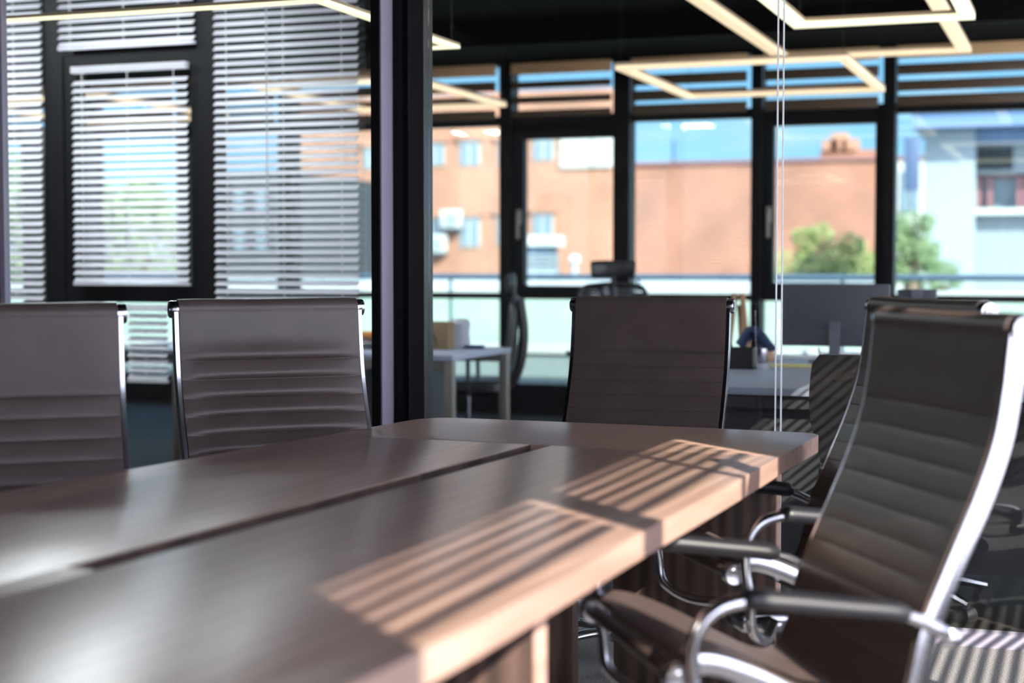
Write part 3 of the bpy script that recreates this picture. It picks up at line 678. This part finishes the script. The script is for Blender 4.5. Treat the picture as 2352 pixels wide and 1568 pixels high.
def task_chair(label, loc, rz, headrest=True, z_top=1.0, leather=False):
    t = thing('office_chair', label, 'chair', (loc[0], loc[1], 0), rz)
    m_ = M['black_leather'] if leather else M['black_plastic']
    # seat
    bm_ = MB().prism(corner(.19, .17, .06, 0, 90)+corner(-.19, .17, .06, 90, 180)+corner(-.17, -.17, .08, 180, 270)+corner(.17, -.17, .08, 270, 360), .45, .51, .02)
    bm_.build('seat', m_, t)
    # back: curved panel with thickness (frame + mesh)
    def bpth(x): return [(x, .22+.05*math.sin(PI*k/10*1.0)+.06*k/10, .56+(z_top-.56)*k/10) for k in range(11)]
    if leather:
        b = MB(); n = 12
        rows = []
        for k in range(n+1):
            v = k/n; wv = .21+.03*math.sin(PI*v)
            if v > .92: wv *= .9
            z = .52+(z_top-.52)*v; yb_ = .22+.07*v
            rows.append((wv, yb_, z))
        for side_ in (0,):
            g_ = []
            for wv, yb_, z in rows: g_.append([b.bm.verts.new((wv*u, yb_-.03*(1-u*u)+.03, z)) for u in (-1, -.6, -.2, .2, .6, 1)])
            h_ = []
            for wv, yb_, z in rows: h_.append([b.bm.verts.new((wv*u, yb_-.03*(1-u*u)-.035, z)) for u in (-1, -.6, -.2, .2, .6, 1)])
            for A in (g_, h_):
                for i in range(n):
                    for j in range(5): b.bm.faces.new((A[i][j], A[i][j+1], A[i+1][j+1], A[i+1][j]))
            for i in range(n):
                for j in (0, 5): b.bm.faces.new((g_[i][j], g_[i+1][j], h_[i+1][j], h_[i][j]))
            for i in (0, n):
                for j in range(5): b.bm.faces.new((g_[i][j], g_[i][j+1], h_[i][j+1], h_[i][j]))
        b.build('backrest', m_, t, angle=60)
    else:
        loop = [(.20*s_, .0, .0) for s_ in (1,)]
        fp = [(.19, .24, .58), (.225, .27, .75), (.21, .29, z_top-.05), (.10, .295, z_top), (-.10, .295, z_top), (-.21, .29, z_top-.05), (-.225, .27, .75), (-.19, .24, .58), (0, .225, .54), (.19, .24, .58)]
        fo = MB().tube(smooth_path(fp, 5), .016, 8, up=Vector((0, 1, 0))).build('back_frame', m_, t)
        me_ = MB()
        for k in range(22):
            z = .57+(z_top-.60)*k/21; v = (z-.56)/(z_top-.56); hwid = .20+.02*math.sin(PI*v)
            me_.box(-hwid, hwid, .235+.06*v-.003, .235+.06*v+.003, z-.006, z+.006)
        me_.build('back_mesh', M['cabinet'], t, False)
        MB().tube(smooth_path([(0, .07, .42), (0, .22, .44), (0, .31, .56), (0, .345, .78), (0, .32, z_top+.0)], 5), .03, 10).build('spine', m_, t)
    if headrest:
        MB().tube([(0, .30, z_top-.05), (0, .28, z_top+.07)], .015, 8).build('headrest_stem', m_, t)
        MB().sweep(smooth_path([(-.14, .25, z_top+.10), (-.07, .275, z_top+.105), (0, .28, z_top+.105), (.07, .275, z_top+.105), (.14, .25, z_top+.10)], 4), [(.055*math.cos(2*PI*k/12), .018*math.sin(2*PI*k/12)) for k in range(12)], up=Vector((0, 0, 1))).build('headrest', m_, t)
    for s in (-1, 1):
        a_ = MB().tube(smooth_path([(s*.12, .02, .43), (s*.25, .02, .44), (s*.275, .03, .50), (s*.275, .03, .64)], 4), .013, 8, up=Vector((0, 1, 0))).build('armrest', M['chrome'] if leather else m_, t)
        MB().box(s*.275-.035, s*.275+.035, -.12, .13, .64, .665, .008).build('arm_pad', m_, a_)
    MB().box(-.08, .08, -.1, .1, .41, .45, .01).build('tilt_mechanism', m_, t)
    MB().lathe([(.028, .10), (.028, .25), (.016, .255), (.016, .42)], (0, 0, 0), 16).build('column', M['chrome'], t)
    for k in range(5):
        a = R(72*k+10); d = Vector((math.cos(a), math.sin(a), 0))
        lg = MB().tube([d*.02+Vector((0, 0, .11)), d*.2+Vector((0, 0, .09)), d*.31+Vector((0, 0, .065))], .018, 8, scale=[1.2, 1, .7], up=Vector((0, 0, 1))).build('base_leg', M['chrome'] if leather else m_, t)
        s2 = Vector((-d.y, d.x, 0)); MB().cyl(d*.30-s2*.022+Vector((0, 0, .028)), d*.30+s2*.022+Vector((0, 0, .028)), .028, 16).build('caster', M['black_plastic'], lg)
    return t
def floorpt(px, d):  # point on the floor at camera depth d under pixel column px
    v = ray(px, 612); v = v/v.dot(Fv)*d; return (v.x, v.y)
task_chair('black mesh office chair with headrest, seen from the side before the facade door', (-3.60, 9.10), R(-75), True, 1.0)
task_chair('black mesh office chair with headrest, behind the left shoulder of the end chair', (-2.80, 9.6), R(20), True, 1.08)
task_chair('black leather office chair standing at the right desk, left of the nearest chair', (-.60, 5.70), R(165), False, .90, True)
task_chair('black mesh office chair far right by the facade window, cut by the frame', (.05, 9.2), R(30), True, 1.05)
task_chair('black office chair at the right edge behind the nearest chair rail', (.16, 5.78), R(150), False, .95, True)

# ================================================================ OUTSIDE
def outbox(px0, px1, pyt, pyb, y, depth=.3):
    pm = (px0+px1)/2
    x0 = PY(px0, 600, y)[0]; x1 = PY(px1, 600, y)[0]; return x0, x1, PY(pm, pyb, y)[1], PY(pm, pyt, y)[1]
struct('floor_terrace', MB().box(-22, 8, YF+.14, 17.5, -.25, -.02), M['terrace'])
rl = thing('terrace_railing', 'slim blue-grey handrail running along the terrace outside', 'railing', (0, 15.2, -.02))
zr = PY(1500, 636, 15.2)[1]
MB().tube([(-20, 0, zr+.02), (8, 0, zr+.02)], .03, 8, up=Vector((0, 0, 1))).build('handrail', M['rail'], rl)
k = 0
for i in range(12):
    xx = PY(1035, 600, 15.2)[0] + (i-5)*2.0
    MB().cyl((xx, 0, .0), (xx, 0, zr+.02), .018, 8).build('post', M['rail'], rl)
pw = thing('parapet_wall', 'pale mint terrace parapet outside the windows', 'wall', (0, 16.6, -.25))
zp = PY(1200, 672, 16.6)[1]+.25
MB().box(-22, 8, 0, .25, 0, zp).build('body', M['mint'], pw, False)
MB().box(-22, 8, -.05, .3, zp, zp+.04).build('coping', M['whitepaint'], pw, False)
b0 = thing('terrace_bench', 'pale low ledge running along the mint parapet', 'bench', (-3, 15.9, -.02))
MB().box(-18, 10, -.3, .0, .32, .40).build('seat', M['whitepaint'], b0, False)
MB().box(-18, 10, -.26, .0, .0, .32).build('base', M['mint2'], b0, False)

gnd = MB().box(-150, 120, 18, 190, -12.2, -12); struct('floor_ground', gnd, M['ground'])
# brick building: long lower wing + taller left wing
YBK = 70
def bz(px, py, y=YBK): return PY(px, py, y)[1]
def bxx(px, y=YBK): return PY(px, 600, y)[0]
bk = thing('brick_building', 'long orange brick building across the way, taller at its left end', 'building', (0, YBK, -12))
zl = bz(1700, 374)+12; zh = bz(1300, 212)+12
MB().box(bxx(1416), bxx(2300), 0, 14, 0, zl).build('low_wing', M['brick'], bk, False)
MB().box(bxx(1416), bxx(2300), -.15, .6, zl, zl+.12).build('parapet_cap', M['winframe'], bk, False)
MB().box(bxx(696), bxx(1416)-.01, -1.2, 1.3, 0, zh).build('tall_wing', M['brickpale'], bk, False)
x0, x1, z0, z1 = outbox(1288, 1412, 314, 385, YBK-1.2); MB().box(x0, x1, -1.35, -1.2, z0+12, z1+12).build('white_panel', M['winwhite'], bk, False)
MB().box((x0*.4+x1*.6)-.05, (x0*.4+x1*.6)+.05, -1.38, -1.35, z0+12, z1+12).build('panel_joint', M['bluewall2'], bk, False)
wins = [(985, 1019, 330, 377), (1060, 1100, 325, 378), (1228, 1270, 318, 365), (985, 1019, 503, 560), (1060, 1100, 500, 565), (1228, 1268, 492, 536), (840, 862, 340, 385), (835, 860, 505, 570), (760, 800, 505, 560), (1148, 1165, 325, 378), (1146, 1163, 495, 560)]
for (a, b, t_, bt) in wins:
    x0, x1, z0, z1 = outbox(a, b, t_, bt, YBK-1.2)
    wf = MB().box(x0-.06, x1+.06, -1.28, -1.2, z0+12-.06, z1+12+.06).build('window', M['winwhite'], bk, False)
    pn_ = MB(); mid = (x0+x1)/2
    for (p, q) in ((x0, mid-.06), (mid+.06, x1)):
        pn_.box(p, q, -1.31, -1.28, z0+12, z1+12-.25*(z1-z0)); pn_.box(p, q, -1.31, -1.28, z1+12-.22*(z1-z0), z1+12)
    pn_.build('window_pane', M['darkglass'], wf, False)
    MB().box(x0-.25, x1+.25, -1.40, -1.2, z1+12+.06, z1+12+.30).build('lintel', M['brickpale'], wf, False)
rf = thing('rooftop_stack', 'small pale brick roof block above the low wing', 'chimney', (0, YBK+6, -12+zl+.01))
x0, x1, z0, z1 = outbox(1882, 2012, 345, 372, YBK+6); MB().box(x0, x1, 0, 3, 0, z1+12-zl).build('block', M['brick'], rf, False)
for p in (1905, 1925, 1950): xx = bxx(p, YBK+6); MB().box(xx-.35, xx+.35, -.2, .8, z1+12-zl, z1+12-zl+(.5 if p != 1925 else .8)).build('chimney', M['brickpale'], rf, False)
an = MB().cyl((bxx(1509), YBK+3, -12+zl), (bxx(1509), YBK+3, bz(1509, 310)), .06, 6).build('antenna', M['rail']); tag(an, 'thin mast on the low brick roof against the sky', 'antenna')
def ac(px, py, lb_):
    x, z = PY(px, py, YBK-1.6); t = thing('air_conditioner', lb_, 'air conditioner', (x, YBK-1.6, z))
    MB().box(-.5, .5, -.25, .2, -.42, .42, .04).build('body', M['whitepaint'], t); MB().lathe([(.30, -.28), (.32, -.26), (.32, -.24)], (.1, 0, 0), 20, 'Y').build('fan_grille', M['bluewall2'], t)
    MB().box(-.45, .45, -.2, .4, -.5, -.43).build('bracket', M['rail'], t, False)
ac(1037, 503, 'upper white air conditioner on the brick wall beside the black post'); ac(1002, 560, 'lower white air conditioner on the brick wall beside the black post')
# roof vents on nearer roof
def vent_box(px0, px1, pt_, pb_, y, lb_):
    x0, x1, z0, z1 = outbox(px0, px1, pt_, pb_, y); t = thing('roof_vent', lb_, 'vent', ((x0+x1)/2, y, z0-2)); a = (x1-x0)/2; h = z1-z0+2
    MB().box(-a, a, -a, a, 0, h*.74).build('shaft', M['bluewall'], t, False)
    s_ = MB()
    for k in range(4): s_.box(-a*.98, a*.98, -a*1.02, a*1.02, h*.75+k*.09, h*.75+k*.09+.05)
    s_.build('louvre', M['bluewall2'], t, False)
    MB().box(-a*.9, a*.9, -a*.9, a*.9, h*.74, h*.92).build('core', M['rail'], t, False)
    MB().prism([(-a*1.25, -a*1.25), (a*1.25, -a*1.25), (a*1.25, a*1.25), (-a*1.25, a*1.25)], h*.92, h).build('cap', M['whitepaint'], t, False)
vent_box(1206, 1274, 541, 640, 34, 'square pale roof vent with louvred cap outside the facade door')
x0, x1, z0, z1 = outbox(1312, 1327, 590, 640, 34)
pv = thing('vent_pipe', 'round pale pipe with cap right of the square roof vent', 'pipe', ((x0+x1)/2, 34, z0-2))
MB().cyl((0, 0, 0), (0, 0, z1-z0+1.9), .075, 14).build('pipe', M['bluewall'], pv); MB().lathe([(.12, 0), (.14, .03), (.13, .12), (.05, .17)], (0, 0, z1-z0+1.88), 16).build('cap', M['whitepaint'], pv)
nr = thing('low_roof', 'pale flat roof below the terrace, behind the railing', 'roof', (0, 24, -12))
MB().box(-22, -4.5, 0, 16, 0, 12+bz(1200, 655, 26)).build('roof_slab', M['whitepaint'], nr, False)
MB().box(-4.4, -3.2, 0, 10, 0, 12+bz(1500, 650, 26)).build('side_slab', M['whitepaint'], nr, False)
# pale blue building on the right
YR = 32
gb = thing('pale_blue_building', 'pale blue rendered building with dark blue roof band at the right', 'building', (0, YR, -12))
def gx(p): return PY(p, 600, YR)[0]
def gz(py, p=2200): return PY(p, py, YR)[1]+12
MB().box(gx(2120), gx(2236), 0, 8, 0, gz(300)).build('corner_pier', M['bluewall'], gb, False)
MB().box(gx(2236), gx(2900), .5, 8, 0, gz(492)).build('lower_wall', M['bluewall2'], gb, False)
MB().box(gx(2236), gx(2900), .5, 8, gz(398), gz(300)).build('upper_wall', M['bluewall2'], gb, False)
MB().box(gx(2236), gx(2900), .9, 8, gz(492), gz(398)).build('recess', M['darkglass'], gb, False)
MB().box(gx(2236), gx(2900), .15, .5, gz(493), gz(478)).build('sill', M['whitepaint'], gb, False)
wf = MB()
for p in (2236, 2262, 2330, 2345, 2440): wf.box(gx(p), gx(p)+.09, .6, .8, gz(478), gz(398))
wf.box(gx(2236), gx(2900), .6, .8, gz(404), gz(396)); wf.build('window_frame', M['winframe'], gb, False)
MB().box(gx(2240), gx(2320), .44, .5, gz(388), gz(338)).build('upper_window', M['greywall'], gb, False)
MB().box(gx(2098), gx(2900), -.7, 8, gz(298), gz(262)).build('roof_band', M['navyroof'], gb, False)
MB().box(gx(2098), gx(2900), -.8, 8, gz(262), gz(240)).build('roof_edge', M['bluewall2'], gb, False)
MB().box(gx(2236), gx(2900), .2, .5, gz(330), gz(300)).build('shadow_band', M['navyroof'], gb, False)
sg = thing('hanging_banner', 'dark blue banner hanging at the corner of the pale blue building', 'banner', (gx(2097), YR-.6, -12+gz(440)))
MB().box(-.12, .16, -.03, .03, 0, gz(320)-gz(440), .01).build('cloth', M['navy'], sg); MB().cyl((-.15, 0, gz(320)-gz(440)), (.45, 0, gz(320)-gz(440)), .02, 8).build('rod', M['rail'], sg)
cr = thing('cream_building', 'narrow cream building behind the dark blue banner', 'building', (0, 48, -12))
MB().box(PY(2058, 600, 48)[0], PY(2120, 600, 48)[0], 0, 8, 0, PY(2080, 370, 48)[1]+12).build('wall', M['winwhite'], cr, False)
for p in (2068, 2090):
    xx = PY(p, 600, 48)[0]; z_ = PY(2080, 440, 48)[1]+12; MB().box(xx, xx+.22, -.05, 0, z_-.6, z_+.6).build('window', M['darkglass'], cr, False)
# dark grey building behind the blinds
dg = thing('dark_grey_building', 'dark grey building seen through the widest white blind', 'building', (0, 45, -12))
MB().box(PY(515, 600, 45)[0], PY(695, 600, 45)[0], 0, 10, 0, PY(600, 400, 45)[1]+12).build('wall', M['greywall'], dg, False)
wx = MB()
for p in (540, 590, 640): 
    for q in (430, 520): xx = PY(p, 600, 45)[0]; zz = PY(p, q, 45)[1]+12; wx.box(xx, xx+.35, -.05, 0, zz-.8, zz)
wx.build('window_pane', M['darkglass'], dg, False)

def tree(label, px, y, py_top, wpx, m_, n=2600, seed=0, trunk=True):
    rnd = random.Random(seed); x, zt = PY(px, py_top, y); d = (Vector((x, y, 0))).length; w_ = wpx/FPX*d
    t = thing('leafy_tree', label, 'tree', (x, y, -12)); zt += 12; zc = zt-w_*1.0
    MB().tube([(0, 0, 0), (.1, 0, zc*.5), (0, .1, zc)], .28, 8, scale=[1.2, .8, .4]).build('trunk', M['bark'], t)
    bm = bmesh.new()
    cl = [(rnd.uniform(-.62, .62)*w_, rnd.uniform(-.5, .5)*w_, zt-w_*rnd.uniform(.3, 1.9), w_*rnd.uniform(.22, .42)) for _ in range(26)] + [(0, 0, zt-w_*.32, w_*.30), (w_*.1, 0, zt-w_*.8, w_*.5)]
    for _ in range(n):
        c = rnd.choice(cl); v = Vector((rnd.gauss(0, 1), rnd.gauss(0, 1), rnd.gauss(0, 1))).normalized()*c[3]*rnd.uniform(.6, 1.05)
        p = Vector(c[:3])+v
        a = Vector((rnd.gauss(0, 1), rnd.gauss(0, 1), rnd.gauss(0, 1))).normalized(); b = a.orthogonal().normalized(); s_ = w_*.045*rnd.uniform(.7, 1.4)
        bm.faces.new([bm.verts.new(p+a*s_), bm.verts.new(p+b*s_*.7), bm.verts.new(p-a*s_), bm.verts.new(p-b*s_*.7)])
    mb = MB(); mb.bm.free(); mb.bm = bm; mb.build('foliage', m_, t, False)
tree('green tree rising before the brick wall, tallest of those left of the thick mullion', 1885, 40, 508, 105, M['leaf'], 5000, 1)
tree('lower green tree beside the tallest one, before the brick wall', 1970, 45, 548, 85, M['leaf'], 4000, 2)
tree('low green tree just right of the glass joint, before the brick wall', 1795, 50, 575, 80, M['leaf'], 3000, 3)
tree('darker green tree before the pale blue building', 2092, 26, 478, 78, M['leaf2'], 5000, 4)
tree('small green treetop low before the pale blue building', 2165, 29, 598, 55, M['leaf2'], 2000, 5)
tree('green tree behind the blind at the far left edge', 60, 36, 330, 190, M['leaf2'], 3000, 6)
tree('green tree behind the blind in the black framed opening', 330, 36, 400, 170, M['leaf2'], 3000, 7)
tree('bushy green treetop outside, right of the end chair', 1735, 20, 700, 40, M['leaf'], 900, 8)
